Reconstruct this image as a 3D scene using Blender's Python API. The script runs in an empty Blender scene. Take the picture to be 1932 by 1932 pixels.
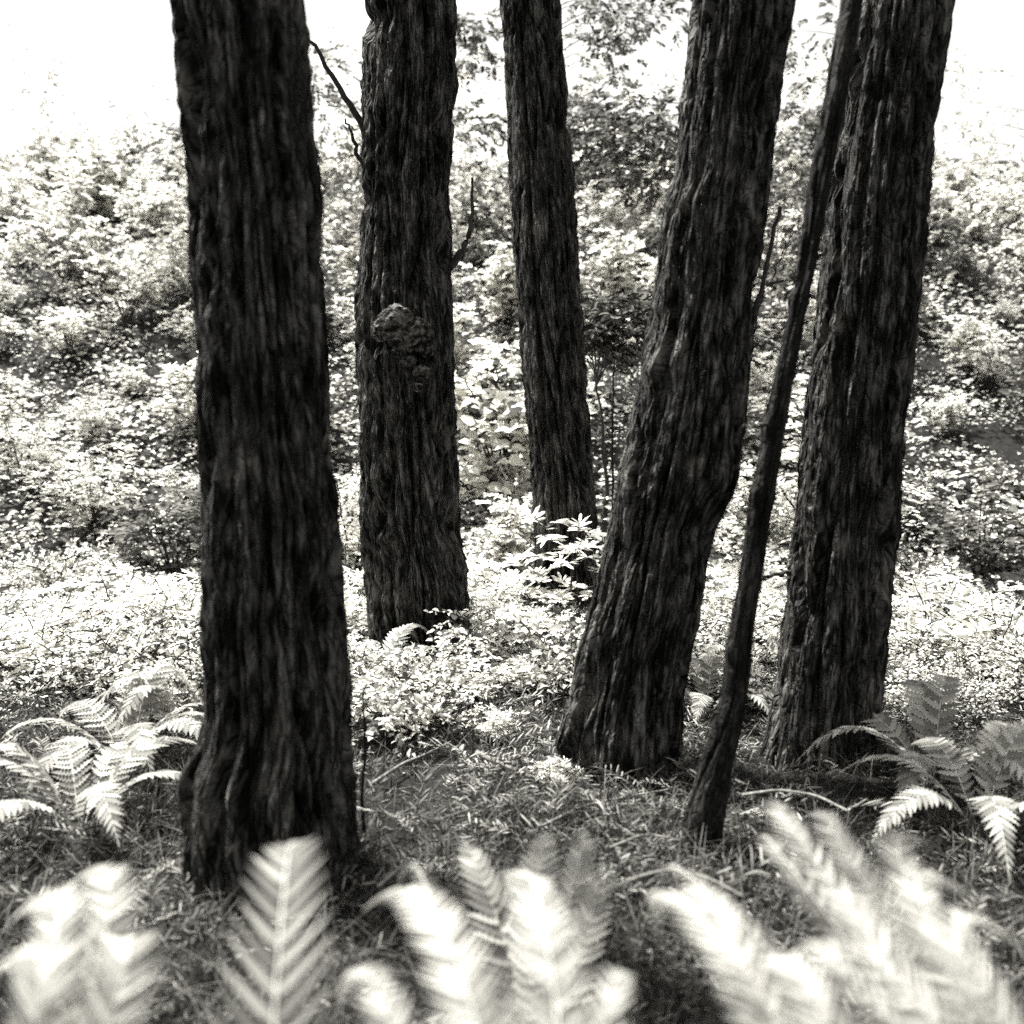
import bpy, math, random
import numpy as np
from mathutils import Vector

# ------------------------------------------------------------------ camera, sky, sun, exposure
scene = bpy.context.scene
COL = scene.collection
CAM_H, PITCH, LENS = 1.6, math.radians(5.0), 35.0
cam_d = bpy.data.cameras.new("camera")
cam = bpy.data.objects.new("camera", cam_d)
COL.objects.link(cam)
cam.location = (0, 0, CAM_H)
cam.rotation_euler = (math.radians(90) - PITCH, 0, 0)
cam_d.lens, cam_d.sensor_width, cam_d.sensor_height = LENS, 36.0, 36.0
cam_d.clip_start, cam_d.clip_end = 0.05, 1500
cam_d.dof.use_dof = True
cam_d.dof.focus_distance = 6.2
cam_d.dof.aperture_fstop = 1.5
scene.camera = cam

SUN_EL, SUN_ROT = math.radians(66), math.radians(-55)      # high, to the left
world = bpy.data.worlds.new("World")
scene.world = world
world.use_nodes = True
wn, wl = world.node_tree.nodes, world.node_tree.links
wn.clear()
w_out = wn.new("ShaderNodeOutputWorld"); w_bg = wn.new("ShaderNodeBackground")
w_sky = wn.new("ShaderNodeTexSky"); w_sky.sky_type = 'NISHITA'; w_sky.sun_disc = False
w_sky.sun_elevation = SUN_EL; w_sky.sun_rotation = SUN_ROT; w_sky.dust_density = 4.0
w_bw = wn.new("ShaderNodeRGBToBW"); w_mul = wn.new("ShaderNodeMix"); w_mul.data_type = 'RGBA'; w_mul.blend_type = 'MULTIPLY'
w_mul.inputs[0].default_value = 1.0; w_mul.inputs[7].default_value = (1.0, 0.99, 0.945, 1)
wl.new(w_sky.outputs[0], w_bw.inputs[0]); wl.new(w_bw.outputs[0], w_mul.inputs[6])
wl.new(w_mul.outputs[2], w_bg.inputs[0]); wl.new(w_bg.outputs[0], w_out.inputs[0])
w_bg.inputs[1].default_value = 0.085

sun_d = bpy.data.lights.new("sun", 'SUN')
sun_d.energy, sun_d.angle, sun_d.color = 4.2, math.radians(3.0), (1.0, 0.985, 0.93)
sun = bpy.data.objects.new("sun", sun_d)
COL.objects.link(sun)
sdir = Vector((math.sin(SUN_ROT) * math.cos(SUN_EL), math.cos(SUN_ROT) * math.cos(SUN_EL), math.sin(SUN_EL)))
sun.rotation_euler = sdir.to_track_quat('Z', 'Y').to_euler()

scene.view_settings.view_transform = 'Standard'
scene.view_settings.look = 'None'
scene.view_settings.gamma = 1.0
scene.view_settings.exposure = 2.3
scene.cycles.use_denoising = False
scene.cycles.max_bounces = 8
scene.cycles.diffuse_bounces = 3
scene.cycles.transmission_bounces = 4
scene.cycles.sample_clamp_indirect = 2.0
scene.cycles.sample_clamp_direct = 4.0

# ------------------------------------------------------------------ helpers
K = 36.0 / LENS / 1932.0            # the photograph was measured on a 1932 px grid
CP, SP = math.cos(PITCH), math.sin(PITCH)


def P(px, py, d):
    u, v = (px - 966) * K, -(py - 966) * K
    vec = np.array([u, CP + v * SP, -SP + v * CP])
    return np.array([0, 0, CAM_H]) + vec * (d / vec[1])


def project(p):
    x, y, z = p[0], p[1], p[2] - CAM_H
    f = y * CP - z * SP
    return 966 + x / f / K, 966 - (y * SP + z * CP) / f / K


_r = np.random.RandomState(11)
_perm = np.concatenate([_r.permutation(256)] * 3).astype(np.int64)
_grad = _r.normal(size=(256, 3)); _grad /= np.linalg.norm(_grad, axis=1)[:, None]


def noise(x, y, z):
    x, y, z = np.broadcast_arrays(np.asarray(x, float), np.asarray(y, float), np.asarray(z, float))
    xi, yi, zi = np.floor(x).astype(np.int64), np.floor(y).astype(np.int64), np.floor(z).astype(np.int64)
    xf, yf, zf = x - xi, y - yi, z - zi
    u, v, w = [t * t * t * (t * (t * 6 - 15) + 10) for t in (xf, yf, zf)]
    out = 0
    for dx in (0, 1):
        for dy in (0, 1):
            for dz in (0, 1):
                h = _perm[_perm[_perm[(xi + dx) & 255] + ((yi + dy) & 255)] + ((zi + dz) & 255)]
                g = _grad[h & 255]
                d = g[..., 0] * (xf - dx) + g[..., 1] * (yf - dy) + g[..., 2] * (zf - dz)
                out = out + d * (u if dx else 1 - u) * (v if dy else 1 - v) * (w if dz else 1 - w)
    return out * 1.5


def ground_z(x, y):
    x, y = np.asarray(x, float), np.asarray(y, float)
    t = np.clip(y - 9.0, 0, None)
    rise = np.where(t < 3, t * t / 6 * 0.54, (t - 1.5) * 0.54)
    rise = np.where(t > 17, 15.5 * 0.54 + (t - 17) * 0.12, rise)
    rough = 0.05 * noise(x * 0.9, y * 0.9, 3.1) + 0.05 * noise(x * 2.3, y * 2.3, 6.1) + 0.25 * noise(x * 0.25, y * 0.25, 9.7) * np.clip((y - 8) / 6, 0, 1)
    return rise + rough


def tinted(v):
    return (v, v * 0.985, v * 0.925, 1)


def np_mesh(name, verts, faces, attrs=None, smooth=False):
    """faces: an (n, 3 or 4) array"""
    me = bpy.data.meshes.new(name)
    verts = np.ascontiguousarray(verts, dtype=np.float32); faces = np.ascontiguousarray(faces, dtype=np.int32)
    n, k = faces.shape
    me.vertices.add(len(verts)); me.vertices.foreach_set("co", verts.ravel())
    me.loops.add(n * k); me.loops.foreach_set("vertex_index", faces.ravel())
    me.polygons.add(n); me.polygons.foreach_set("loop_start", np.arange(0, n * k, k, dtype=np.int32))
    if smooth:
        me.polygons.foreach_set("use_smooth", np.ones(n, dtype=bool))
    for an, (typ, data) in (attrs or {}).items():
        a = me.attributes.new(an, typ, 'POINT')
        a.data.foreach_set("vector" if typ == 'FLOAT_VECTOR' else "value", np.ascontiguousarray(data, dtype=np.float32).ravel())
    me.update(calc_edges=True)
    return me


def mesh_obj(name, me, mat, parent=None, loc=None):
    if mat and not me.materials:
        me.materials.append(mat)
    o = bpy.data.objects.new(name, me)
    COL.objects.link(o)
    if parent:
        o.parent = parent
    if loc is not None:
        o.location = loc
    return o


def thing(name, label, cat, loc, group=None):
    o = bpy.data.objects.new(name, None)
    COL.objects.link(o)
    o.empty_display_size = 0.2
    o.location = [float(c) for c in loc]
    return tag(o, label, cat, group)


def tag(o, label=None, cat=None, group=None, kind=None):
    if label: o["label"] = label
    if cat: o["category"] = cat
    if group: o["group"] = group
    if kind: o["kind"] = kind
    return o


def copy_tree(o, parent=None):
    c = o.copy(); COL.objects.link(c)
    if parent: c.parent = parent
    for ch in list(o.children):
        copy_tree(ch, c)
    return c


class Geo:
    """collects triangles/quads with a per-vertex tone value"""
    def __init__(self):
        self.v, self.f, self.t, self.n = [], [], [], 0

    def add(self, v, f, tone):
        v = np.asarray(v, float).reshape(-1, 3); f = np.asarray(f, int)
        if f.shape[1] == 3:
            f = np.concatenate([f, f[:, 2:3]], axis=1)      # marked as triangles, split below
        self.v.append(v); self.f.append(f + self.n)
        self.t.append(np.broadcast_to(np.asarray(tone, float), (len(v),)).copy()); self.n += len(v)

    def mesh(self, name, smooth=False):
        v, f, t = np.concatenate(self.v), np.concatenate(self.f), np.concatenate(self.t)
        q = f[:, 2] != f[:, 3]
        tri = np.concatenate([f[~q][:, :3], f[q][:, [0, 1, 2]], f[q][:, [0, 2, 3]]])
        return np_mesh(name, v, tri, {"tone": ('FLOAT', t)}, smooth)


def unit(a):
    return a / np.maximum(np.linalg.norm(a, axis=-1, keepdims=True), 1e-9)


def tube(geo, pts, radii, sides=6, tone=1.0):
    pts = np.asarray(pts, float); radii = np.broadcast_to(np.asarray(radii, float), (len(pts),))
    T = unit(np.gradient(pts, axis=0))
    ref = np.where(np.abs(T[:, 2:3]) > 0.9, np.array([[1.0, 0, 0]]), np.array([[0, 0, 1.0]]))
    S = unit(np.cross(T, ref)); N = np.cross(S, T)
    a = np.linspace(0, 2 * np.pi, sides, endpoint=False)
    ring = pts[:, None] + radii[:, None, None] * (np.cos(a)[None, :, None] * S[:, None] + np.sin(a)[None, :, None] * N[:, None])
    m = len(pts)
    i, j = np.meshgrid(np.arange(m - 1), np.arange(sides), indexing='ij')
    j2 = (j + 1) % sides
    f = np.stack([i * sides + j, i * sides + j2, (i + 1) * sides + j2, (i + 1) * sides + j], -1).reshape(-1, 4)
    geo.add(ring.reshape(-1, 3), f, tone)


LEAF_V = {
    'oval': np.array([[0, 0, 0], [-.5, .28, .10], [-.42, .68, .08], [0, 1, -.10], [.42, .68, .08], [.5, .28, .10], [0, .45, 0]]),
    'slim': np.array([[0, 0, 0], [-.5, .35, .02], [-.48, .8, .0], [0, 1, -.04], [.48, .8, .0], [.5, .35, .02], [0, .5, .05]]),
}
LEAF_F = np.array([[6, 0, 1], [6, 1, 2], [6, 2, 3], [6, 3, 4], [6, 4, 5], [6, 5, 0]])[:, [0, 2, 1]]


def leaves(geo, pos, direc, normal, length, width, tone, shape='oval'):
    """many leaves at once; direc is where the tip points, normal the face"""
    tv = LEAF_V[shape]
    D = unit(direc); S = unit(np.cross(D, normal)); N = np.cross(S, D)
    n = len(pos)
    L = np.broadcast_to(length, (n,))[:, None, None]; W = np.broadcast_to(width, (n,))[:, None, None]
    v = pos[:, None] + S[:, None] * tv[None, :, 0:1] * W + D[:, None] * tv[None, :, 1:2] * L + N[:, None] * tv[None, :, 2:3] * L
    k = len(tv)
    f = (LEAF_F[None] + (np.arange(n) * k)[:, None, None]).reshape(-1, 3)
    geo.add(v.reshape(-1, 3), f, np.repeat(np.broadcast_to(tone, (n,)), k))


def two_tone(rng, n, dark):
    """a random share of dark leaves stands in for shaded gaps in the foliage"""
    return np.where(rng.uniform(0, 1, n) < dark, rng.uniform(0, .22, n), rng.uniform(.6, 1, n))


# ------------------------------------------------------------------ materials
def new_mat(name):
    m = bpy.data.materials.new(name); m.use_nodes = True
    m.node_tree.nodes.clear()
    return m, m.node_tree.nodes, m.node_tree.links


def ramp(nd, a, b, pa=0.0, pb=1.0):
    r = nd.new("ShaderNodeValToRGB")
    r.color_ramp.elements[0].position, r.color_ramp.elements[1].position = pa, pb
    r.color_ramp.elements[0].color, r.color_ramp.elements[1].color = tinted(a), tinted(b)
    return r


def leaf_mat(name, dark, light, transl=0.35):
    """tone attribute picks each leaf's own shade; light passes through the blade"""
    m, nd, lk = new_mat(name)
    out = nd.new("ShaderNodeOutputMaterial"); mix = nd.new("ShaderNodeMixShader")
    dif = nd.new("ShaderNodeBsdfDiffuse"); tr = nd.new("ShaderNodeBsdfTranslucent")
    at = nd.new("ShaderNodeAttribute"); at.attribute_name = "tone"
    r = ramp(nd, dark, light)
    lk.new(at.outputs["Fac"], r.inputs[0]); lk.new(r.outputs[0], dif.inputs[0]); lk.new(r.outputs[0], tr.inputs[0])
    mix.inputs[0].default_value = transl
    lk.new(dif.outputs[0], mix.inputs[1]); lk.new(tr.outputs[0], mix.inputs[2]); lk.new(mix.outputs[0], out.inputs[0])
    return m


def bark_mat(name, dark, light, fine=1.0):
    m, nd, lk = new_mat(name)
    out = nd.new("ShaderNodeOutputMaterial"); b = nd.new("ShaderNodeBsdfPrincipled")
    b.inputs["Roughness"].default_value = 0.85; b.inputs["Specular IOR Level"].default_value = 0.15
    at = nd.new("ShaderNodeAttribute"); at.attribute_name = "bark"
    mp = nd.new("ShaderNodeMapping"); mp.inputs["Scale"].default_value = (90 * fine, 90 * fine, 11.0 * fine)
    n1 = nd.new("ShaderNodeTexNoise"); n1.inputs["Scale"].default_value = 1.0; n1.inputs["Detail"].default_value = 6
    mp2 = nd.new("ShaderNodeMapping"); mp2.inputs["Scale"].default_value = (14, 14, 5.0)
    n2 = nd.new("ShaderNodeTexNoise"); n2.inputs["Scale"].default_value = 1.0; n2.inputs["Detail"].default_value = 5
    lk.new(at.outputs["Vector"], mp.inputs[0]); lk.new(mp.outputs[0], n1.inputs[0])
    lk.new(at.outputs["Vector"], mp2.inputs[0]); lk.new(mp2.outputs[0], n2.inputs[0])
    mx = nd.new("ShaderNodeMath"); mx.operation = 'MULTIPLY'
    lk.new(n1.outputs[0], mx.inputs[0]); lk.new(n2.outputs[0], mx.inputs[1])
    r = ramp(nd, dark, light, 0.20, 0.38)
    lk.new(mx.outputs[0], r.inputs[0]); lk.new(r.outputs[0], b.inputs["Base Color"])
    bp = nd.new("ShaderNodeBump"); bp.inputs["Strength"].default_value = 1.0; bp.inputs["Distance"].default_value = 0.018
    # broken plates: thin cracks between long cells, as relief only
    wp = nd.new("ShaderNodeTexNoise"); wp.inputs["Scale"].default_value = 14; wp.inputs["Detail"].default_value = 3
    wm = nd.new("ShaderNodeVectorMath"); wm.operation = 'SCALE'; wm.inputs["Scale"].default_value = 0.05
    wa = nd.new("ShaderNodeVectorMath"); wa.operation = 'ADD'
    mp3 = nd.new("ShaderNodeMapping"); mp3.inputs["Scale"].default_value = (34 * fine, 34 * fine, 7 * fine)
    vo = nd.new("ShaderNodeTexVoronoi"); vo.feature = 'DISTANCE_TO_EDGE'; vo.inputs["Scale"].default_value = 1.0
    mr = nd.new("ShaderNodeMapRange"); mr.inputs["From Max"].default_value = 0.16
    lk.new(at.outputs["Vector"], wp.inputs[0]); lk.new(wp.outputs["Color"], wm.inputs[0])
    lk.new(at.outputs["Vector"], wa.inputs[0]); lk.new(wm.outputs[0], wa.inputs[1]); lk.new(wa.outputs[0], mp3.inputs[0])
    lk.new(mp3.outputs[0], vo.inputs["Vector"]); lk.new(vo.outputs["Distance"], mr.inputs["Value"])
    ad = nd.new("ShaderNodeMath"); ad.operation = 'MULTIPLY_ADD'; ad.inputs[1].default_value = 0.7
    lk.new(mr.outputs["Result"], ad.inputs[0]); lk.new(n1.outputs[0], ad.inputs[2])
    lk.new(ad.outputs[0], bp.inputs["Height"]); lk.new(bp.outputs[0], b.inputs["Normal"])
    lk.new(b.outputs[0], out.inputs[0])
    return m


def plain_mat(name, dark, light, scale=8.0, bump=0.5):
    m, nd, lk = new_mat(name)
    out = nd.new("ShaderNodeOutputMaterial"); b = nd.new("ShaderNodeBsdfPrincipled")
    b.inputs["Roughness"].default_value = 0.9; b.inputs["Specular IOR Level"].default_value = 0.1
    tc = nd.new("ShaderNodeTexCoord"); n = nd.new("ShaderNodeTexNoise")
    n.inputs["Scale"].default_value = scale; n.inputs["Detail"].default_value = 8
    r = ramp(nd, dark, light, 0.3, 0.7)
    bp = nd.new("ShaderNodeBump"); bp.inputs["Strength"].default_value = bump; bp.inputs["Distance"].default_value = 0.02
    lk.new(tc.outputs["Object"], n.inputs[0]); lk.new(n.outputs[0], r.inputs[0]); lk.new(r.outputs[0], b.inputs["Base Color"])
    lk.new(n.outputs[0], bp.inputs["Height"]); lk.new(bp.outputs[0], b.inputs["Normal"]); lk.new(b.outputs[0], out.inputs[0])
    return m


M_BARK = bark_mat("redwood_bark", 0.002, 0.12)
M_BURL = bark_mat("burl_bark", 0.003, 0.17, 1.2)
M_SLIM = bark_mat("smooth_bark", 0.003, 0.05, 1.6)
M_TWIG = plain_mat("dry_twig", 0.02, 0.06, 30)
M_STEM = plain_mat("dark_stem", .006, .02, 30)
M_SOIL = plain_mat("forest_soil", 0.003, 0.016, 14)
M_FERN = leaf_mat("fern_blade", 0.05, 0.45, 0.4)
M_RIB = plain_mat("fern_rib", 0.3, 0.45, 20, 0.1)
M_PALE = leaf_mat("pale_leaf", 0.02, 0.92, 0.5)
M_SPRAY = leaf_mat("redwood_spray", 0.25, 0.9, 0.45)
M_DARK = leaf_mat("dark_leaf", 0.015, 0.20, 0.3)
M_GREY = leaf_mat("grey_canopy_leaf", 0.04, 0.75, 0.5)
M_TOP = leaf_mat("shaded_canopy_leaf", 0.02, 0.22, 0.35)  # leaf colour lowered so backlit crowns read dark against the sky
M_GRASS = leaf_mat("dry_grass", 0.004, 0.15, 0.3)
M_LITTER = leaf_mat("litter", 0.004, 0.4, 0.25)

# ------------------------------------------------------------------ ground
gx = np.concatenate([np.linspace(-260, -16, 40), np.linspace(-15, 15, 151), np.linspace(16, 260, 40)])
gy = np.concatenate([np.linspace(-60, -3, 14), np.linspace(-2, 30, 161), np.linspace(32, 400, 50)])
X, Y = np.meshgrid(gx, gy, indexing='ij')
G = np.stack([X, Y, ground_z(X, Y)], -1).reshape(-1, 3)
i, j = np.meshgrid(np.arange(len(gx) - 1), np.arange(len(gy) - 1), indexing='ij')
ny = len(gy)
F = np.stack([i * ny + j, (i + 1) * ny + j, (i + 1) * ny + j + 1, i * ny + j + 1], -1).reshape(-1, 4)
g = mesh_obj("forest_ground", np_mesh("forest_ground", G, F, smooth=True), M_SOIL)
tag(g, "dark forest soil rising into a wooded slope behind the trunks", "ground", kind="structure")


# ------------------------------------------------------------------ trunks
def trunk(name, label, depth, outline, seed, mat=M_BARK, top=9.0, amp=1.0, n_around=340, lumps=(), ridge=12.0, strips=1500, grooves=(), group="tall redwood trunks"):
    """outline rows: (pixel y, left x, right x), top to bottom; lumps: (px, py, size m, height m)"""
    cs, rs = [], []
    for (py, xl, xr) in outline[::-1]:
        a, b = P(xl, py, depth), P(xr, py, depth)
        cs.append((a + b) / 2); rs.append((b[0] - a[0]) / 2)
    cs, rs = np.array(cs), np.array(rs)
    bz = cs[0, 2]
    gz = float(ground_z(cs[0, 0], depth)) - 0.25
    d0 = (cs[0] - cs[1]) / max(cs[1, 2] - cs[0, 2], 1e-3)
    first = cs[0] + d0 * max(bz - gz, 0.05) * 0.4; first[2] = min(gz, bz - 0.05)
    up = unit(cs[-1] - cs[-3]); up = up / up[2]
    last = cs[-1] + up * (top - cs[-1, 2])
    cs = np.vstack([first, cs, last]); rs = np.concatenate([[rs[0] * 1.08], rs, [rs[-1] * 0.75]])
    z_fine = np.arange(cs[0, 2], P(966, -160, depth)[2], 0.010 * depth / 4.5 if depth > 4.5 else 0.009)
    zs = np.concatenate([z_fine, np.arange(z_fine[-1] + 0.06, top, 0.06)])
    w = 9
    cx = np.interp(zs, cs[:, 2], cs[:, 0]); rr = np.interp(zs, cs[:, 2], rs)
    ker = np.hanning(w + 2)[1:-1]; ker /= ker.sum()
    pad = lambda q: np.convolve(np.pad(q, w // 2, mode='edge'), ker, mode='valid')
    cx, rr = pad(cx), pad(rr)
    th = np.linspace(0, 2 * np.pi, n_around, endpoint=False)
    R0 = float(np.mean(rs))
    TH, Z = np.meshgrid(th, zs)
    tw = 0.12 * (Z - zs[0])
    ux, uy = np.cos(TH + tw) * R0 + seed * 7.3, np.sin(TH + tw) * R0 + seed * 3.1
    wx = 0.05 * noise(ux * 3, uy * 3, Z * 1.3 + seed); wy = 0.05 * noise(ux * 3 + 40, uy * 3, Z * 1.3)
    n1 = noise((ux + wx) * ridge, (uy + wy) * ridge, Z * .95)
    n2 = noise((ux + wx) * ridge * 2.3, (uy + wy) * ridge * 2.3, Z * 4.5 + 9)
    n3 = noise(ux * ridge * 5, uy * ridge * 5, Z * 16 + 5)
    n4 = noise((ux + wx) * ridge * 1.2 + 30, (uy + wy) * ridge * 1.2, Z * 3.6 + 33)
    n5 = noise(ux * 30 + 8, uy * 30, Z * 22 + 3)
    n0 = noise(ux * 3.2, uy * 3.2, Z * 0.35 + 20); nl = noise(ux * 4, uy * 4, Z * 3.0 + 50)
    patch = np.clip(noise(ux * 5, uy * 5, Z * 2.2 + 70) * 2, 0, 1)
    plate = np.tanh(7 * n4) * .5 + np.tanh(9 * n2) * .32
    disp = -0.050 * np.exp(-(n1 / 0.10) ** 2) + 0.010 * np.abs(n1) + 0.010 * plate + 0.004 * np.tanh(5 * n3) + 0.008 * n5 * (.35 + patch)
    disp = disp + 0.030 * n0 * (1 + 1.2 * np.exp(-(Z - bz) / 0.35)) + 0.020 * nl * patch
    for k, (gu, gd, gw) in enumerate(grooves):
        c = gu + .10 * noise(Z * .5, seed * 3.7 + k, 4.0) + .03 * noise(Z * 3, seed * 1.7 + k, 8.0)
        disp = disp - gd * np.exp(-((np.cos(TH) - c) / gw) ** 2) * (np.sin(TH) < .2) * (1 + .5 * noise(Z * 1.5, k, seed))
    disp = (disp - np.percentile(disp, 75)) * amp * min(1.0, R0 / 0.25)
    rad = rr[:, None] + disp
    V = np.stack([cx[:, None] + rad * np.cos(TH), depth + rad * np.sin(TH), Z], -1)
    for (px, py, s, h) in lumps:
        c = P(px, py, depth); c[1] = depth - np.sqrt(max(1e-4, np.interp(c[2], zs, rr) ** 2 - (c[0] - np.interp(c[2], zs, cx)) ** 2))
        dd = np.linalg.norm((V - c) / np.array([s, s, s * 1.15]), axis=-1)
        k = h * np.exp(-dd ** 2)
        V[..., 0] += k * np.cos(TH); V[..., 1] += k * np.sin(TH)
    m, n = len(zs), n_around
    i, j = np.meshgrid(np.arange(m - 1), np.arange(n), indexing='ij')
    f = np.stack([i * n + j, i * n + (j + 1) % n, (i + 1) * n + (j + 1) % n, (i + 1) * n + j], -1).reshape(-1, 4)
    base = np.array([cx[0], depth, float(ground_z(cx[0], depth))])
    bark = np.stack([ux, uy, Z], -1).reshape(-1, 3)
    t = thing(name, label, "tree", base, group)
    # loose fibrous strips of bark peeling from the ridges
    rs_ = np.random.RandomState(100 + seed)
    rows = int(np.searchsorted(zs, z_fine[-1])) - 60
    ns = int(strips * R0 / .25); kk = 7
    si = rs_.randint(4, rows, ns); sj = rs_.randint(0, n, ns); ln = rs_.randint(6, 26, ns); wd = rs_.uniform(.0025, .007, ns)
    lift = rs_.uniform(.002, .007, ns); peel = np.where(rs_.uniform(0, 1, ns) < .3, rs_.uniform(.006, .022, ns), .002); sl = rs_.normal(0, 1.6, ns)
    vs = []; bs = []
    for q in range(kk):
        x = q / (kk - 1)
        ri = np.clip(si + (ln * x).astype(int), 0, m - 1); cj = np.round(sj + sl * x).astype(int) % n
        p = V[ri, cj]; rad_d = np.stack([np.cos(th[cj]), np.sin(th[cj]), np.zeros(ns)], -1); tan_d = np.stack([-np.sin(th[cj]), np.cos(th[cj]), np.zeros(ns)], -1)
        p = p + rad_d * (lift + peel * x ** 3 * (1 if q else 1))[:, None]
        w_ = (wd * (1 - .75 * abs(2 * x - 1) ** 2))[:, None]
        vs += [p - tan_d * w_, p + tan_d * w_]
        bb = np.stack([ux[ri, cj] + rs_.uniform(0, 3), uy[ri, cj], Z[ri, cj]], -1); bs += [bb, bb + .004]
    vs = np.stack(vs, 1).reshape(-1, 3); bs = np.stack(bs, 1).reshape(-1, 3)
    fs = np.stack([np.array([2 * q, 2 * q + 1, 2 * q + 3, 2 * q + 2]) for q in range(kk - 1)])
    fs = (fs[None] + (np.arange(ns) * 2 * kk)[:, None, None]).reshape(-1, 4) + m * n
    allv = np.concatenate([V.reshape(-1, 3), vs]); f = np.concatenate([f, fs]); bark = np.concatenate([bark, bs])
    me = np_mesh("trunk", allv - base, f, {"bark": ('FLOAT_VECTOR', bark)}, True)
    mesh_obj("trunk", me, mat, t)
    t["base"] = [float(c) for c in base]
    return t, base


def branch(t, base, pts, r0, r1, mat=M_TWIG, name="branch"):
    """pts: (px, py, depth) from the trunk outwards"""
    p = np.array([P(*q) for q in pts]) - base
    s = np.linspace(0, 1, len(p)); ss = np.linspace(0, 1, 18)
    q = np.stack([np.interp(ss, s, p[:, k]) for k in range(3)], -1)
    ker = np.array([.25, .5, .25])
    for _ in range(3):
        q[1:-1] = 0.25 * q[:-2] + 0.5 * q[1:-1] + 0.25 * q[2:]
    q[1:-1] += np.random.RandomState(len(pts) + int(pts[0][0])).normal(0, 0.006, (16, 3))
    geo = Geo(); tube(geo, q, np.linspace(r0, r1, 18), 7)
    return mesh_obj(name, geo.mesh(name, True), mat, t)


T1 = [(-60, 318, 570), (0, 321, 576), (110, 326, 588), (250, 342, 592), (350, 350, 605), (500, 358, 606), (657, 373, 617), (830, 379, 625),
      (1000, 384, 637), (1170, 384, 646), (1275, 390, 654), (1345, 390, 656), (1390, 379, 657), (1450, 350, 658), (1560, 348, 664), (1620, 352, 674), (1665, 356, 690)]
T2 = [(-60, 697, 857), (0, 695, 857), (150, 690, 860), (270, 688, 851), (370, 685, 847), (510, 683, 851), (657, 683, 854), (830, 681, 858),
      (1000, 686, 864), (1080, 694, 878), (1160, 703, 885), (1232, 712, 892)]
T3 = [(-60, 940, 1052), (0, 943, 1056), (170, 954, 1071), (340, 963, 1083), (510, 974, 1092), (657, 986, 1101), (830, 997, 1112), (930, 1002, 1122),
      (1000, 1005, 1126), (1060, 1006, 1122), (1133, 1007, 1122)]
T4 = [(-60, 1316, 1513), (0, 1309, 1503), (100, 1301, 1486), (200, 1287, 1471), (340, 1272, 1452), (390, 1252, 1447), (480, 1242, 1434), (580, 1232, 1422),
      (657, 1219, 1416), (740, 1204, 1410), (830, 1185, 1400), (900, 1170, 1388), (950, 1162, 1367), (1000, 1152, 1345), (1100, 1131, 1330),
      (1200, 1103, 1311), (1315, 1078, 1289), (1370, 1066, 1286), (1410, 1060, 1283), (1455, 1074, 1282)]
T5 = [(-60, 1597, 1638), (0, 1586, 1628), (270, 1537, 1582), (510, 1499, 1541), (657, 1471, 1508), (830, 1434, 1477), (1000, 1407, 1451), (1170, 1380, 1424),
      (1315, 1358, 1410), (1445, 1322, 1382), (1545, 1293, 1364), (1608, 1274, 1358)]
T6 = [(-60, 1640, 1795), (0, 1630, 1788), (200, 1598, 1762), (400, 1566, 1736), (657, 1540, 1715), (830, 1517, 1700), (1000, 1498, 1686), (1170, 1477, 1672),
      (1315, 1457, 1662), (1400, 1440, 1660), (1442, 1424, 1664)]

t1, b1 = trunk("redwood_tree", "broadest near trunk with a swollen base and long vertical bark flutes, leftmost of the trunks", 3.4, T1, 1,
               lumps=[(560, 740, .10, .02), (520, 960, .12, .02)], grooves=[(-.38, .06, .10), (.22, .03, .05), (-.78, .035, .08), (.62, .03, .06), (0, .02, .04)], n_around=380)
t2, b2 = trunk("redwood_tree", "straight trunk with a knobbly burl at mid height and a scarred hollow near its foot", 6.9, T2, 2,
               lumps=[(762, 628, .32, .075), (800, 700, .14, .03), (775, 1040, .16, -.05), (735, 1010, .06, .04), (845, 1020, .06, .03), (775, 985, .09, .05), (800, 1090, .08, .04), (740, 1090, .06, -.03), (715, 900, .07, .035), (830, 880, .06, .03), (790, 800, .06, .03)], ridge=8.0, amp=1.45, grooves=[(-.70, .04, .05), (-.45, .03, .04), (.42, .035, .05), (.8, .03, .04), (0, .02, .03)])
t3, b3 = trunk("redwood_tree", "slimmest and farthest redwood trunk in the middle, its foot behind pale needle sprays", 9.0, T3, 3, ridge=9.0, amp=1.3, grooves=[(-.45, .035, .06), (.1, .03, .05), (.6, .03, .06)])
t4, b4 = trunk("redwood_tree", "thick trunk leaning to the right with a kinked outline and shaggy bark", 4.5, T4, 4, n_around=360,
               lumps=[(1385, 205, .10, -.05), (1240, 690, .07, .03), (1350, 900, .12, .03), (1190, 910, .09, .025), (1190, 1235, .08, -.02)], grooves=[(-.65, .035, .06), (-.2, .025, .05), (.3, .03, .06), (.75, .035, .06)])
t5, b5 = trunk("young_tree", "thin dark young trunk leaning right beside the shaggy leaning redwood", 3.6, T5, 5, mat=M_SLIM, n_around=120, amp=1.3, ridge=20, lumps=[(1420, 930, .03, .012), (1490, 560, .03, .014), (1372, 1225, .03, .012), (1440, 800, .03, .012)], strips=500, group=None)
t6, b6 = trunk("redwood_tree", "dark broad trunk behind the thin leaning young tree, rightmost of the trunks", 4.7, T6, 6, grooves=[(-.6, .035, .08), (-.1, .03, .06), (.5, .03, .06)])

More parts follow.
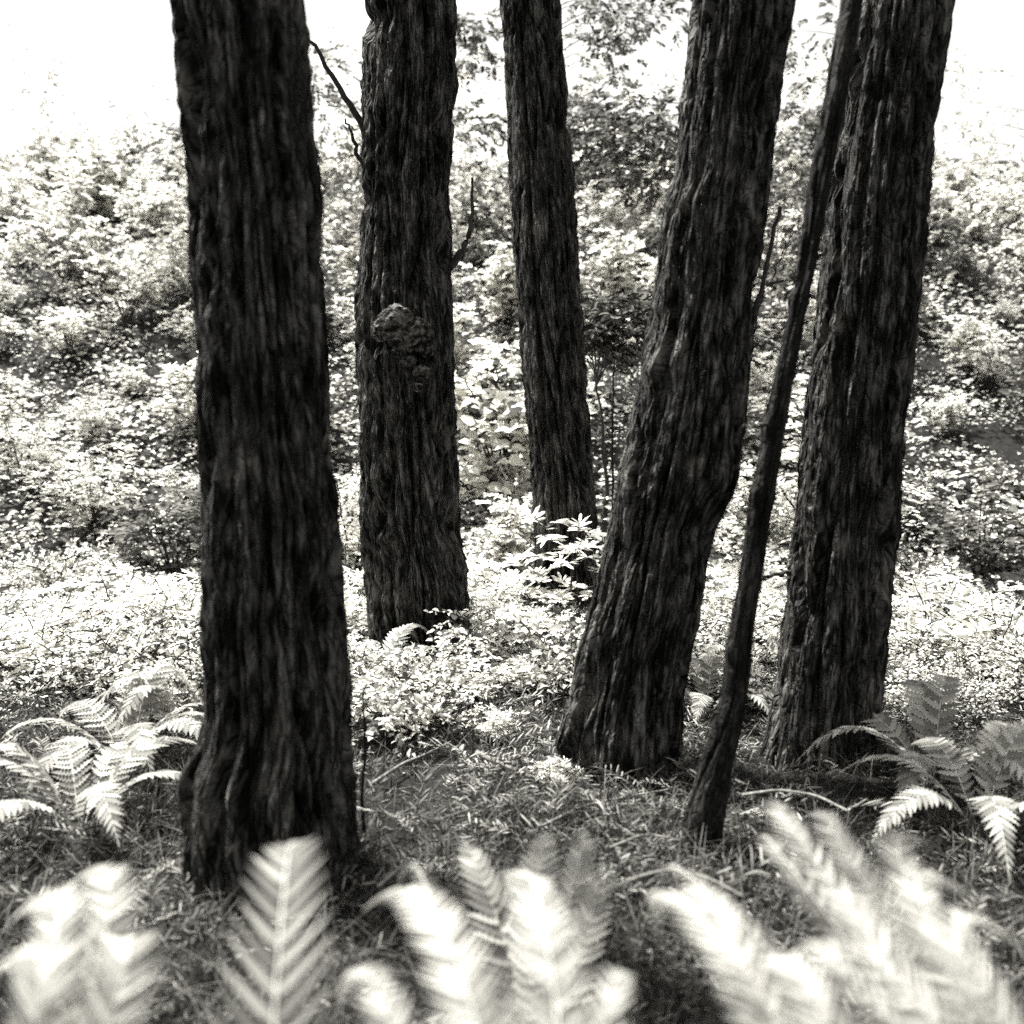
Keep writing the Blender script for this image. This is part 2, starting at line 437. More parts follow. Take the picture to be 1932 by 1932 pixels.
rt = np.random.RandomState(9)
for k in range(9):
    yy = rt.uniform(480, 1400); e = [np.interp(yy, [r[0] for r in T5], [r[c] for r in T5]) for c in (1, 2)]
    sd = 1 if rt.uniform() < .7 else 0; dx = rt.uniform(12, 34) * (1 if sd else -1); dz = rt.uniform(-16, 8)
    branch(t5, b5, [(e[sd] - dx * .2, yy, 3.6), (e[sd] + dx * .4, yy + dz * .3, 3.58), (e[sd] + dx * .8, yy + dz, 3.55), (e[sd] + dx * 1.2, yy + dz * 1.1, 3.52)], .005, .0015, name="twig")

# the burl on the second trunk: a mass of knobs of its own
rb = np.random.RandomState(4)
geo = Geo()
def knob(geo, c, r, seed, squash=(1, .75, 1)):
    n, m = 40, 26
    a, e = np.meshgrid(np.linspace(0, 2 * np.pi, n, endpoint=False), np.linspace(-np.pi / 2, np.pi / 2, m))
    d = np.stack([np.cos(e) * np.cos(a), np.cos(e) * np.sin(a), np.sin(e)], -1)
    rr = r * (1 + .22 * noise(d[..., 0] * 2 + seed, d[..., 1] * 2, d[..., 2] * 2) + .14 * noise(d[..., 0] * 5 + seed, d[..., 1] * 5, d[..., 2] * 5)
              + .07 * noise(d[..., 0] * 13 + seed, d[..., 1] * 13, d[..., 2] * 13))
    v = c + d * rr[..., None] * np.array(squash)
    i, j = np.meshgrid(np.arange(m - 1), np.arange(n), indexing='ij')
    geo.add(v.reshape(-1, 3), np.stack([i * n + j, i * n + (j + 1) % n, (i + 1) * n + (j + 1) % n, (i + 1) * n + j], -1).reshape(-1, 4), .5)
for (px, py, r, s) in [(748, 612, .115, 1), (786, 632, .10, 2), (764, 634, .11, 3), (722, 622, .07, 8), (770, 682, .055, 4), (795, 706, .055, 5), (752, 664, .05, 6), (804, 660, .05, 7), (790, 730, .035, 14)]:
    knob(geo, P(px, py, 6.545) - b2, r * 1.05, s * 3.7)
me = geo.mesh("burl", True)
vv = np.empty(len(me.vertices) * 3, np.float32); me.vertices.foreach_get("co", vv)
a = me.attributes.new("bark", 'FLOAT_VECTOR', 'POINT'); a.data.foreach_set("vector", vv * np.tile([.35, .35, 3.0], len(vv) // 3).astype(np.float32))
tag(mesh_obj("burl", me, M_BURL, t2), "rough round burl with knobs below it")

branch(t2, b2, [(848, 505, 6.9), (868, 480, 6.85), (884, 455, 6.8), (887, 410, 6.8), (891, 335, 6.8)], .030, .008)
branch(t2, b2, [(700, 330, 6.9), (678, 300, 6.85), (664, 255, 6.8), (652, 225, 6.8)], .022, .006)
branch(t2, b2, [(700, 272, 6.9), (676, 222, 6.8), (640, 160, 6.7), (598, 95, 6.6), (540, 20, 6.5)], .028, .008)
branch(t4, b4, [(1400, 690, 4.5), (1412, 640, 4.5), (1432, 560, 4.5), (1450, 480, 4.5), (1472, 390, 4.5)], .014, .009)
branch(t4, b4, [(1412, 650, 4.5), (1440, 560, 4.5), (1462, 510, 4.5), (1482, 455, 4.5)], .006, .003, name="twig")
branch(t6, b6, [(1490, 1080, 4.7), (1462, 1085, 4.6), (1440, 1090, 4.5), (1415, 1110, 4.4)], .012, .004, name="twig")
branch(t5, b5, [(1455, 800, 3.6), (1440, 800, 3.55), (1420, 806, 3.5), (1400, 806, 3.5)], .008, .003, name="twig")


# ------------------------------------------------------------------ ferns
def frond(parent, base, pts, width, pairs, rng, serrated=False, droop=0.14, stalk=0.18, tone=(0.3, 1.0), up=(0, -0.35, 1), fine=1.9, rib=1.0, ang0=.48, tipw=.10):
    """a blade of paired leaflets along a bowed rib; pts are three local points: root, middle, tip"""
    p0, pm, p2 = [np.asarray(p, float) for p in pts]
    p1 = 2 * pm - 0.5 * (p0 + p2)
    t = np.linspace(0, 1, 40)[:, None]
    q = (1 - t) ** 2 * p0 + 2 * (1 - t) * t * p1 + t ** 2 * p2
    seg = np.linalg.norm(np.diff(q, axis=0), axis=1); arc = np.concatenate([[0], np.cumsum(seg)]); arc /= arc[-1]
    T = unit(np.gradient(q, axis=0))
    ribg = Geo(); tube(ribg, q, np.interp(arc, [0, 1], [0.0034 * rib, 0.0010 * rib]), 5)
    at = lambda s, arr: np.array([np.interp(s, arc, arr[:, k]) for k in range(3)])
    geo = Geo()
    tw = rng.uniform(-.25, .25)
    pairs = int(pairs * (1.0 if serrated else fine))
    for k in range(pairs + 1):
        s = stalk + (1 - stalk) * (k / pairs) ** 0.92
        u = (s - stalk) / (1 - stalk)
        prof = min(1.0, 0.55 + u * 2.2) * (1 - u ** 2.4) ** 0.8 + tipw
        c, tan = at(s, q), unit(at(s, T))
        side = unit(np.cross(tan, np.array(up) + np.array([tw, 0, 0]))); nor = np.cross(side, tan)
        for sg in ((-1, 1) if k < pairs else (0,)):
            L = width * prof * rng.uniform(.9, 1.08)
            ang = ang0 + 0.6 * u ** 2.5 + rng.uniform(-.06, .06)
            d = sg * side * math.cos(ang) + tan * math.sin(ang) if sg else tan
            if sg == 0: L = width * (.30 if tipw < .12 else .62)
            d = unit(d - nor * droop * rng.uniform(.2, 1.0))
            bn = unit(nor + rng.uniform(-.35, .35) * tan); ws = unit(np.cross(d, bn)); bn = np.cross(ws, d)
            m = 13 if serrated else 6
            x = np.linspace(0, 1, m)
            wd = (1 - x ** (2.2 if serrated else 1.5)) * np.minimum(1, .55 + 4 * x) * (width * 0.5 * (1 - stalk) / max(pairs, 1) * 0 + min(0.0066 * (1.9 / fine) ** .9 if not serrated else .011, L * 0.16) * (1.25 if serrated else 1))
            if serrated: wd = wd * np.where(np.arange(m) % 2 == 0, 0.55, 1.25)
            wd[-1] = 0.0004
            mid = c + d[None] * (x * L)[:, None] - bn[None] * (0.07 * L * x ** 2)[:, None] + tan[None] * (0.06 * L * x ** 2)[:, None]
            lft = mid + ws[None] * wd[:, None] + bn[None] * (wd * .3)[:, None]; rgt = mid - ws[None] * wd[:, None] + bn[None] * (wd * .3)[:, None]
            v = np.stack([lft, mid, rgt], 1).reshape(-1, 3)
            a = np.arange(m - 1)
            f = np.concatenate([np.stack([a * 3 + o, a * 3 + o + 1, a * 3 + o + 4, a * 3 + o + 3], -1) for o in (0, 1)])
            geo.add(v, f, rng.uniform(*tone))
    b = mesh_obj("frond", geo.mesh("frond"), M_FERN, parent)
    mesh_obj("rib", ribg.mesh("rib", True), M_RIB, b)
    return b


def fern(label, root, fronds, seed, serrated=False, group="ferns in front of the trunks"):
    """fronds: (mid px, mid py, mid depth, tip px, tip py, tip depth, half width, pairs)"""
    rng = np.random.RandomState(seed)
    root = np.array([root[0], root[1], float(ground_z(root[0], root[1]))])
    t = thing("fern", label, "fern", root, group)
    for (mx, my, md, tx, ty, td, w, n, *opt) in fronds:
        r = rng.normal(0, .02, 3); r[2] = abs(r[2]) - .02
        frond(t, root, [r, P(mx, my, md) - root, P(tx, ty, td) - root], w * .88, n, rng, serrated, **(opt[0] if opt else {}))
    return t


fern("tall sword fern frond standing in front of the swollen trunk base, its white rib upright", (-0.34, 0.95),
     [(516, 1950, 1.28, 552, 1597, 1.62, .13, 24, dict(fine=1.25, rib=1.5, tone=(.1, .6), droop=.03, ang0=.55, tipw=.26))], 1)
fern("big white fern at the bottom centre with two broad arching fronds", (0.06, 0.85),
     [(905, 1960, 1.25, 692, 1712, 1.7, .095, 38), (1052, 1930, 1.25, 960, 1684, 1.75, .10, 38), (850, 1880, 1.5, 755, 1660, 1.95, .055, 28, dict(tone=(0, .4))),
      (1130, 2080, 1.1, 1200, 1925, 1.3, .07, 28), (780, 2080, 1.1, 640, 1910, 1.35, .07, 28)], 2)
fern("smaller lacy fern with three toothed fronds standing behind the big white fern", (0.06, 2.3),
     [(930, 1710, 2.45, 874, 1585, 2.65, .10, 22), (1010, 1690, 2.45, 1034, 1570, 2.7, .10, 24), (1080, 1690, 2.45, 1102, 1563, 2.7, .085, 22),
      (1120, 1710, 2.4, 1140, 1640, 2.5, .08, 20)], 3, serrated=True)
fern("bright fern at the bottom right with overlapping fronds fanning up and left", (0.74, 0.9),
     [(1440, 1910, 1.3, 1238, 1750, 1.6, .095, 34, dict(tone=(.6, 1))), (1450, 1900, 1.3, 1330, 1745, 1.65, .09, 34), (1600, 2020, 1.15, 1470, 1890, 1.4, .08, 32)], 4)
fern("pale fern below the dark rightmost trunk, fronds reaching up to the left", (1.12, 1.5),
     [(1590, 1700, 1.85, 1478, 1520, 2.2, .10, 34), (1570, 1740, 1.8, 1452, 1600, 2.1, .07, 32, dict(tone=(0, .5))), (1640, 1680, 1.9, 1580, 1560, 2.2, .09, 32),
      (1450, 1790, 1.75, 1258, 1658, 2.1, .06, 30, dict(tone=(0, .5))), (1740, 1740, 1.8, 1760, 1600, 2.1, .10, 32)], 5)
fern("white fern at the far lower left corner beyond the tall frond", (-0.86, 1.15),
     [(180, 1850, 1.5, 130, 1670, 1.8, .10, 32), (90, 1880, 1.4, 20, 1740, 1.7, .10, 32), (200, 1950, 1.3, 180, 1850, 1.5, .10, 30), (60, 1980, 1.2, -40, 1870, 1.4, .10, 30)], 6)
fern("white fern filling the far lower right corner", (1.25, 1.0),
     [(1740, 1900, 1.35, 1690, 1740, 1.65, .10, 32), (1830, 1870, 1.4, 1850, 1700, 1.7, .10, 32), (1890, 1930, 1.3, 1950, 1800, 1.5, .10, 32),
      (1720, 1980, 1.2, 1640, 1880, 1.4, .09, 30)], 7)


def fern_clump(seed, n, length, rise):
    """a rosette of mid-distance fronds round one root"""
    rng = np.random.RandomState(seed)
    t = thing("fern", "", "fern", (0, 0, 0))
    for k in range(n):
        a = 2 * np.pi * k / n + rng.uniform(-.25, .25); L = length * rng.uniform(.75, 1.1); h = rise * rng.uniform(.7, 1.2)
        d = np.array([math.cos(a), math.sin(a), 0])
        frond(t, None, [d * .02, d * L * .5 + np.array([0, 0, h]), d * L + np.array([0, 0, h * .55])], .09 * length / .6, 20, rng, True, up=(0, 0, 1), tone=(.2, 1))
    return t


clump = fern_clump(21, 8, .48, .26)
spots = [(715, 1235, 6.2, "fern at the left foot of the burl trunk", 1.15), (640, 1330, 5.2, "fern against the right edge of the broadest trunk", 1.0), 
         (1330, 1345, 5.4, "fern between the shaggy leaning redwood and the thin young tree", 1.0), (340, 1390, 5.0, "fern beyond the left edge of the broadest trunk", 1.25),
         (1410, 1310, 6.2, "fern glimpsed between the thin young tree and the rightmost trunk", 1.1),  (240, 1440, 4.6, "fern in the outer left thicket", 1.3),
         (150, 1530, 3.8, "fern lowest in the outer left thicket", 1.2), (1760, 1450, 4.3, "fern right of the rightmost trunk", 1.3), (1850, 1520, 3.8, "fern lowest in the outer right thicket", 1.2)]
rng = np.random.RandomState(5)
for k, (px, py, d, lab, sc) in enumerate(spots):
    o = clump if k == 0 else copy_tree(clump)
    p = P(px, py, d)
    o.location = (p[0], d, float(ground_z(p[0], d)) - .02); o.rotation_euler = (rng.uniform(-.12, .12), rng.uniform(-.12, .12), rng.uniform(0, 6.28)); o.scale = (sc,) * 3
    tag(o, "pale " + lab, "fern", "ferns growing among the trunks")


# ------------------------------------------------------------------ shrubs and saplings
def shrub(name, seed, height, spread, stems, twigs, per, length, width, mat, shape='oval', tone=(0, 1), power=1.0, flat=0.5):
    rng = np.random.RandomState(seed)
    t = thing(name, "", "shrub", (0, 0, 0))
    st, lf = Geo(), Geo()
    for s in range(stems):
        a = rng.uniform(0, 2 * np.pi); r = spread * math.sqrt(rng.uniform(.02, 1))
        tip = np.array([math.cos(a) * r, math.sin(a) * r, height * rng.uniform(.6, 1) * (1 - .35 * (r / spread) ** 2)])
        x = np.linspace(0, 1, 9)[:, None]
        q = tip * np.array([1, 1, 0]) * x ** 1.3 + tip * np.array([0, 0, 1]) * (1 - (1 - x) ** 1.5) + rng.normal(0, .01, (9, 3)) * x
        tube(st, q, np.linspace(.009, .003, 9) * max(.6, height), 5)
        for w in range(twigs):
            f = rng.uniform(.22, 1.0); b = np.array([np.interp(f, x[:, 0], q[:, k]) for k in range(3)])
            da = rng.uniform(0, 2 * np.pi)
            d = unit(np.array([math.cos(da), math.sin(da), rng.uniform(-.25, .6)]) + .4 * unit(b * np.array([1, 1, 0]) + 1e-6))
            L = rng.uniform(.14, .34) * max(.8, height * .8)
            y = np.linspace(0, 1, 6)[:, None]
            tq = b + d * L * y - np.array([0, 0, 1]) * (L * .22) * y ** 2
            tube(st, tq, np.linspace(.0035, .0015, 6), 4)
            n = per
            ss = np.linspace(.12, 1.0, n)
            pos = np.stack([np.interp(ss, y[:, 0], tq[:, k]) for k in range(3)], -1)
            side = unit(np.cross(d, [0, 0, 1.0])); sg = np.where(np.arange(n) % 2 == 0, 1, -1)[:, None]
            dr = side * sg * .9 + d * .55 + rng.normal(0, .22, (n, 3)); dr[-1] = d
            no = np.array([0, 0, 1.0]) * flat + rng.normal(0, .45, (n, 3)) + np.array([0, 0, .25])
            sz = rng.uniform(.65, 1.15, n)
            tn = tone[0] + (tone[1] - tone[0]) * two_tone(rng, n, .2)
            leaves(lf, pos, dr, no, length * sz, width * sz, tn, shape)
    mesh_obj("stem", st.mesh("stem", True), M_TWIG, t)
    mesh_obj("foliage", lf.mesh("foliage"), mat, t)
    return t


kinds = {
    'pale broad-leaved shrub': [shrub("shrub", 31 + k, 1.0, .55, 11, 12, 11, (.05, .068, .08)[k], (.03, .038, .042)[k], M_PALE, power=.8) for k in range(3)],
    'fine-leaved bright shrub': [shrub("shrub", 41 + k, .8, .5, 12, 13, 15, .045, .013, M_SPRAY, 'slim') for k in range(2)],
    'shade-dark leafy shrub': [shrub("shrub", 51 + k, .9, .5, 9, 11, 10, .075, .036, M_DARK) for k in range(2)],
}
used = set()
edges = [(-9999, 345, "left of the broadest trunk"), (345, 650, "behind the broadest trunk"), (650, 790, "beside the left edge of the burl trunk"), (790, 1010, "between the burl trunk and the slimmest redwood"),
         (1010, 1180, "between the slimmest redwood and the leaning one"), (1180, 1420, "behind the shaggy leaning redwood"), (1420, 1560, "behind the thin young tree"), (1560, 9999, "right of the rightmost trunk")]
rng = np.random.RandomState(8)
cand = []
for row, d in enumerate(np.arange(9.6, 25.5, 1.15)):
    half = d * .56 + .6
    nx = int(2 * half / (1.10 + .03 * d))
    for k in range(nx + 1):
        cand.append((-half + 2 * half * (k + (row % 2) * .5) / nx + rng.uniform(-.3, .3), d + rng.uniform(-.35, .35)))
for (x, y) in cand:
    if abs(x - b3[0] - .05) < .45 and y < 9.5: continue
    u = rng.uniform()
    if noise(x * .35, y * .45, 2.0) > .22 and u < .62: u = .95     # dark shrubs clumped, their leaf colour standing in for shaded hollows
    kind = 'pale broad-leaved shrub' if u < .62 else ('fine-leaved bright shrub' if u < .92 else 'shade-dark leafy shrub')
    proto = kinds[kind][rng.randint(len(kinds[kind]))]
    o = proto if proto.name not in used else copy_tree(proto)
    used.add(proto.name)
    s = rng.uniform(.6, 1.3) ** 1.3 * (1 + .025 * max(0, y - 10)) * (1.7 if rng.uniform() < .14 else 1)
    o.location = (x, y, float(ground_z(x, y)) - .05); o.rotation_euler = (rng.uniform(-.1, .1), rng.uniform(-.1, .1), rng.uniform(0, 6.28)); o.scale = (s, s, s * rng.uniform(.9, 1.25))
    px, _ = project((x, y, o.location.z + .5))
    where = [e[2] for e in edges if e[0] <= px < e[1]][0]
    hgt = "low" if y < 13 else ("halfway up" if y < 18.5 else "high")
    lab = f"{kind} {hgt} on the slope {where}"
    tag(o, lab, "shrub", f"{kind}s {hgt} on the slope {where}")

# young redwood sprouts with pale needle sprays round the feet of the farther trunks
sprout = shrub("redwood_sprout", 61, .55, .42, 7, 7, 14, .085, .019, M_SPRAY, 'slim', tone=(.3, 1))
sp = [(1072, 1195, 8.25, 1.2, "redwood sprout with pale finger-like needles in front of the slimmest redwood's foot"), (1128, 1175, 8.35, 1.25, "redwood sprout between the slimmest redwood's foot and the leaning trunk"),
      (988, 1130, 8.6, 1.6, "redwood sprout at the left foot of the slimmest redwood"), (930, 1170, 8.0, .9, "redwood sprout right of the burl trunk's foot"),
      (1040, 1215, 7.3, .75, "redwood sprout in front of the slimmest redwood, nearest of the sprouts there"), (960, 1215, 7.2, .7, "redwood sprout on open ground beside the burl trunk"),
      (660, 1200, 7.4, 1.0, "redwood sprout left of the burl trunk's foot"), (640, 1120, 8.2, 1.1, "redwood sprout behind the burl trunk's left edge"),
      (880, 1110, 8.6, 1.0, "redwood sprout close behind the burl trunk's right edge"), (1330, 1230, 7.4, 1.1, "redwood sprout behind the leaning redwood's right edge"),
      (1400, 1200, 7.8, 1.1, "redwood sprout behind the thin young tree"), (345, 1250, 7.0, 1.3, "redwood sprout beyond the broadest trunk's left edge"),
      (230, 1260, 7.0, 1.3, "redwood sprout in the outer left thicket"), (90, 1300, 6.2, 1.3, "redwood sprout at the far left"), (1760, 1270, 6.6, 1.3, "redwood sprout in the outer right thicket"),
      (1880, 1300, 6.2, 1.3, "redwood sprout at the far right"), (1455, 1290, 6.6, 1.0, "redwood sprout just left of the rightmost trunk"),
      (800, 1280, 6.2, .5, "low redwood sprout in front of the burl trunk's foot"), (900, 1310, 5.7, .55, "low redwood sprout in the grass right of the burl trunk's foot"),
      (1000, 1290, 5.8, .5, "low redwood sprout in the grass midway between burl trunk and leaning trunk"), (730, 1340, 5.2, .45, "low redwood sprout in the grass right of the broadest trunk"),
      (925, 1390, 4.9, .4, "lowest redwood sprout in the open grass, nearest the camera of them all"), (1045, 1440, 4.3, .3, "tiny redwood sprout against the left foot of the leaning trunk")]
open_sprout = shrub("redwood_sprout", 63, .62, .40, 4, 4, 13, .095, .020, M_SPRAY, 'slim', tone=(.3, 1))
used_open = False
for k, (px, py, d, s, lab) in enumerate(sp):
    if k < 3:
        o = copy_tree(open_sprout) if used_open else open_sprout; used_open = True
    else:
        o = sprout if k == 3 else copy_tree(sprout)
    p = P(px, py, d)
    o.location = (p[0], d, float(ground_z(p[0], d)) - .03); o.rotation_euler = (0, 0, rng.uniform(0, 6.28)); o.scale = (s, s, s * rng.uniform(.85, 1.2))
    tag(o, lab, "sprout", "redwood sprouts round the trunks")


mid = [shrub("low_shrub", 71 + k, .34, .34, 8, 8, 10, .05 - .012 * k, .024 - .01 * k, M_PALE if k == 0 else M_SPRAY, 'oval' if k == 0 else 'slim', tone=(0, .8)) for k in range(2)]
nm = 0
for k in range(190):
    y = rng.uniform(4.7, 9.4); x = rng.uniform(-1, 1) * (y * .52 + .3)
    if y < 6.2 and rng.uniform() > (y - 4.4) / 1.8: continue
    if any(abs(y - b_[1]) < .45 and abs(x - b_[0]) < .5 for b_ in (b1, b2, b3, b4, b6)): continue
    if abs(x - b3[0] - .05) < .55 and y > 6.5: continue
    pr = mid[nm % 2]
    o = pr if nm < 2 else copy_tree(pr); nm += 1
    s = rng.uniform(.5, 1.15)
    o.location = (x, y, float(ground_z(x, y)) - .03); o.rotation_euler = (rng.uniform(-.2, .2), rng.uniform(-.2, .2), rng.uniform(0, 6.28)); o.scale = (s, s, s * rng.uniform(.9, 1.8))
    px, _ = project((x, y, o.location.z + .15))
    where = [e[2] for e in edges if e[0] <= px < e[1]][0]
    lk_ = "small leafy" if pr is mid[0] else "small needle-leaved"
    lab = f"{lk_} plant on the level ground {where}"
    tag(o, lab, "plant", f"{lk_} plants on the level ground {where}")


def sapling(label, px, py0, py1, d, r, twigs, seed, name="sapling"):
    """a thin dead-straight stem with short side twigs"""
    rng = np.random.RandomState(seed)
    a, b = P(px, py0, d), P(px + rng.uniform(-6, 6), py1, d)
    base = np.array([a[0], d, float(ground_z(a[0], d))])
    t = thing(name, label, "sapling", base)
    q = np.linspace([0, 0, -.05], b - base, 20); q[1:-1, :2] += np.cumsum(rng.normal(0, .003, (18, 2)), axis=0)
    geo = Geo(); tube(geo, q, np.linspace(r, r * .4, 20), 6)
    mesh_obj("stem", geo.mesh("stem", True), M_STEM, t)
    for k in range(twigs):
        s = rng.uniform(.3, .98); c = q[0] + (q[-1] - q[0]) * s; ang = rng.choice([0, np.pi]) + rng.uniform(-.6, .6); L = rng.uniform(.12, .3) * (1.2 - s)
        e = c + np.array([math.cos(ang) * L, math.sin(ang) * L, L * rng.uniform(-.1, .35)])
        geo = Geo(); tube(geo, np.linspace(c, e, 6) + np.array([0, 0, -.02]) * np.linspace(0, 1, 6)[:, None] ** 2, np.linspace(r * .4, r * .15, 6), 4)
        mesh_obj("twig", geo.mesh("twig", True), M_TWIG, t)


sapling("thin dark bare stem standing right of the broadest trunk's base", 693, 1600, 1290, 3.7, .0095, 3, 1, "bare_stem")
sapling("thin straight sapling with short side twigs between the slimmest and leaning redwoods", 1160, 1080, 690, 8.6, .016, 14, 2)

# ------------------------------------------------------------------ trees on the slope behind
def slope_tree(label, px, d, height, clusters, mat, seed, leaf=(.11, .05), n=240, r=.016, group="trees on the slope behind the trunks", tone=(0, 1), dull=.35):
    """clusters: (px, py, depth offset, size in m) where the boughs of leaves hang"""
    rng = np.random.RandomState(seed)
    x = P(px, 900, d)[0]
    base = np.array([x, d, float(ground_z(x, d))])
    t = thing("slope_tree", label, "tree", base, group)
    tr, lf = Geo(), Geo()
    q = np.linspace([0, 0, -.2], [rng.uniform(-.3, .3), rng.uniform(-.3, .3), height], 16)
    q[1:, :2] += np.cumsum(rng.normal(0, .03, (15, 2)), axis=0)
    tube(tr, q, np.linspace(r * 2.2, r * .5, 16), 8)
    for (cx, cy, do, size) in clusters:
        c = P(cx, cy, d + do) - base
        zz = np.clip(c[2] - abs(c[0]) * .25, .3, height * .95)
        b = np.array([np.interp(zz, q[:, 2], q[:, k]) for k in range(3)])
        y = np.linspace(0, 1, 10)[:, None]
        bow = b + (c - b) * y + np.array([0, 0, .18 * np.linalg.norm(c - b)]) * (y * (1 - y)) * 2
        tube(tr, bow, np.linspace(r * .7, r * .15, 10), 5)
        od = unit((c - b) * np.array([1, 1, .2]) + 1e-6)
        for k in range(max(4, int(n / 12))):
            off = rng.normal(0, 1, 3) * size * np.array([.55, .55, .30])
            tb = c + off
            td = unit(od * .5 + unit(off) + np.array([0, 0, -.35])); L = size * rng.uniform(.25, .5)
            m = 12
            s = np.linspace(0, 1, m)[:, None]
            pos = tb + td * L * s - np.array([0, 0, 1]) * L * .3 * s ** 2
            sd = unit(np.cross(td, [0, 0, 1.0])); sg = np.where(np.arange(m) % 2 == 0, 1, -1)[:, None]
            dr = sd * sg + td * .6 + rng.normal(0, .25, (m, 3)); no = np.array([0, 0, .7]) + rng.normal(0, .5, (m, 3))
            sz = rng.uniform(.6, 1.15, m)
            leaves(lf, pos, dr, no, leaf[0] * sz, leaf[1] * sz, np.clip(tone[0] + (tone[1] - tone[0]) * two_tone(rng, m, dull), 0, 1))
    mesh_obj("trunk", tr.mesh("trunk", True), M_TWIG, t)
    mesh_obj("crown", lf.mesh("crown"), mat, t)
    return t


rc = np.random.RandomState(3)
def spread(n, x0, x1, y0, y1, s0, s1, dz=1.0):
    return [(rc.uniform(x0, x1), rc.uniform(y0, y1), rc.uniform(-dz, dz), rc.uniform(s0, s1)) for _ in range(n)]

slope_tree("dark drooping tree with ragged boughs between the slimmest and leaning redwoods", 1300, 13.0, 6.5,
           [(1130, 240, 0, .5), (1180, 290, 0, .6), (1230, 260, 0, .6), (1160, 320, .3, .5), (1220, 330, 0, .6), (1100, 250, 0, .35), (1250, 220, 0, .5), (1300, 300, .5, .8), (1210, 210, .5, .4),
            (1340, 200, .6, .8), (1270, 360, .6, .5)], M_DARK, 1, n=330, tone=(.1, 1.0))
slope_tree("low dark bush with swept narrow leaves above the slope between slimmest and leaning redwoods", 1165, 10.2, 2.0,
           [(1120, 590, 0, .20), (1150, 575, 0, .24), (1185, 590, 0, .24), (1140, 620, 0, .24), (1190, 630, 0, .24), (1110, 640, 0, .2), (1160, 650, 0, .26)], M_DARK, 2, leaf=(.16, .028), n=230)
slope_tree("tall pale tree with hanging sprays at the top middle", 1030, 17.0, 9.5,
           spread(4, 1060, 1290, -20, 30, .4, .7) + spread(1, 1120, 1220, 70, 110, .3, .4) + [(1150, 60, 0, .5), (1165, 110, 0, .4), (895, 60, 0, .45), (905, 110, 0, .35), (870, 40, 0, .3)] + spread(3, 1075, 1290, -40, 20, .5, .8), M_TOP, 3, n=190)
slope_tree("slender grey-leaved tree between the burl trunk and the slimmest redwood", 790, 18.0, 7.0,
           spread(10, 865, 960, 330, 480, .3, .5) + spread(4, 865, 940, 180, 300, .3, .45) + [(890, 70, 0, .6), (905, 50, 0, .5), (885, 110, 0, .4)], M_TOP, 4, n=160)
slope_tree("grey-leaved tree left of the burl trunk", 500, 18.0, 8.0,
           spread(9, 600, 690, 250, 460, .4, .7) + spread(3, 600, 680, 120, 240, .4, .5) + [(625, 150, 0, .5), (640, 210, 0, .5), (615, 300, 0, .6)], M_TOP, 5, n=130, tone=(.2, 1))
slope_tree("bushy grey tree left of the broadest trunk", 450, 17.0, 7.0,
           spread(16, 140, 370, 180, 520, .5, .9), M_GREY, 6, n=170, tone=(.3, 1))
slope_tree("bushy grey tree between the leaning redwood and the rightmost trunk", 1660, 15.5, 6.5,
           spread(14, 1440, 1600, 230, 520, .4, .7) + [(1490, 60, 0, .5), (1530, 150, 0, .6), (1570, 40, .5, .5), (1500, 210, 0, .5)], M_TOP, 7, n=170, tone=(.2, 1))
slope_tree("light-leaved tree behind the leaning redwood and the slimmest one", 1290, 20.0, 6.5,
           spread(14, 1090, 1250, 370, 520, .4, .7), M_GREY, 8, n=130, tone=(.4, 1))
slope_tree("sparse tree right of the rightmost trunk", 2090, 18.0, 7.5, spread(12, 1740, 1930, 200, 520, .5, .8), M_GREY, 9, n=140, tone=(.4, 1))
slope_tree("sparse tree at the far left edge of the slope", -140, 19.0, 7.5, spread(10, 0, 130, 220, 520, .5, .8), M_GREY, 10, n=140, tone=(.4, 1))

for k, (px, x0, x1, lab) in enumerate([(500, 600, 690, "pale thicket tree filling the gap left of the burl trunk"), (790, 860, 965, "pale thicket tree filling the gap right of the burl trunk"),
                                       (1310, 1085, 1250, "pale thicket tree above the crest left of the leaning redwood"), (1660, 1430, 1580, "pale thicket tree filling the gap left of the rightmost trunk"),
                                       (420, 120, 370, "pale thicket tree above the crest left of the broadest trunk"), (1700, 1740, 1930, "pale thicket tree above the crest right of the rightmost trunk"), (-60, -20, 130, "pale thicket tree at the far left above the crest")]):
    slope_tree(lab, px, 21.0 + k * .3, 7.0, spread(9 if x1 - x0 < 170 else 14, x0, x1, 330, 540, .5, .9) + spread(7, x0, x1, 60, 330, .4, .8), M_PALE, 30 + k, n=260, r=.01, dull=.18, group="pale trees on the slope crest")

# ------------------------------------------------------------------ ground cover, grass, litter
rng = np.random.RandomState(77)
def in_view(n, y0, y1, p=1.0, slack=.6):
    y = y0 + (y1 - y0) * rng.uniform(0, 1, n) ** p
    x = rng.uniform(-1, 1, n) * (y * .54 + slack)
    return x, y

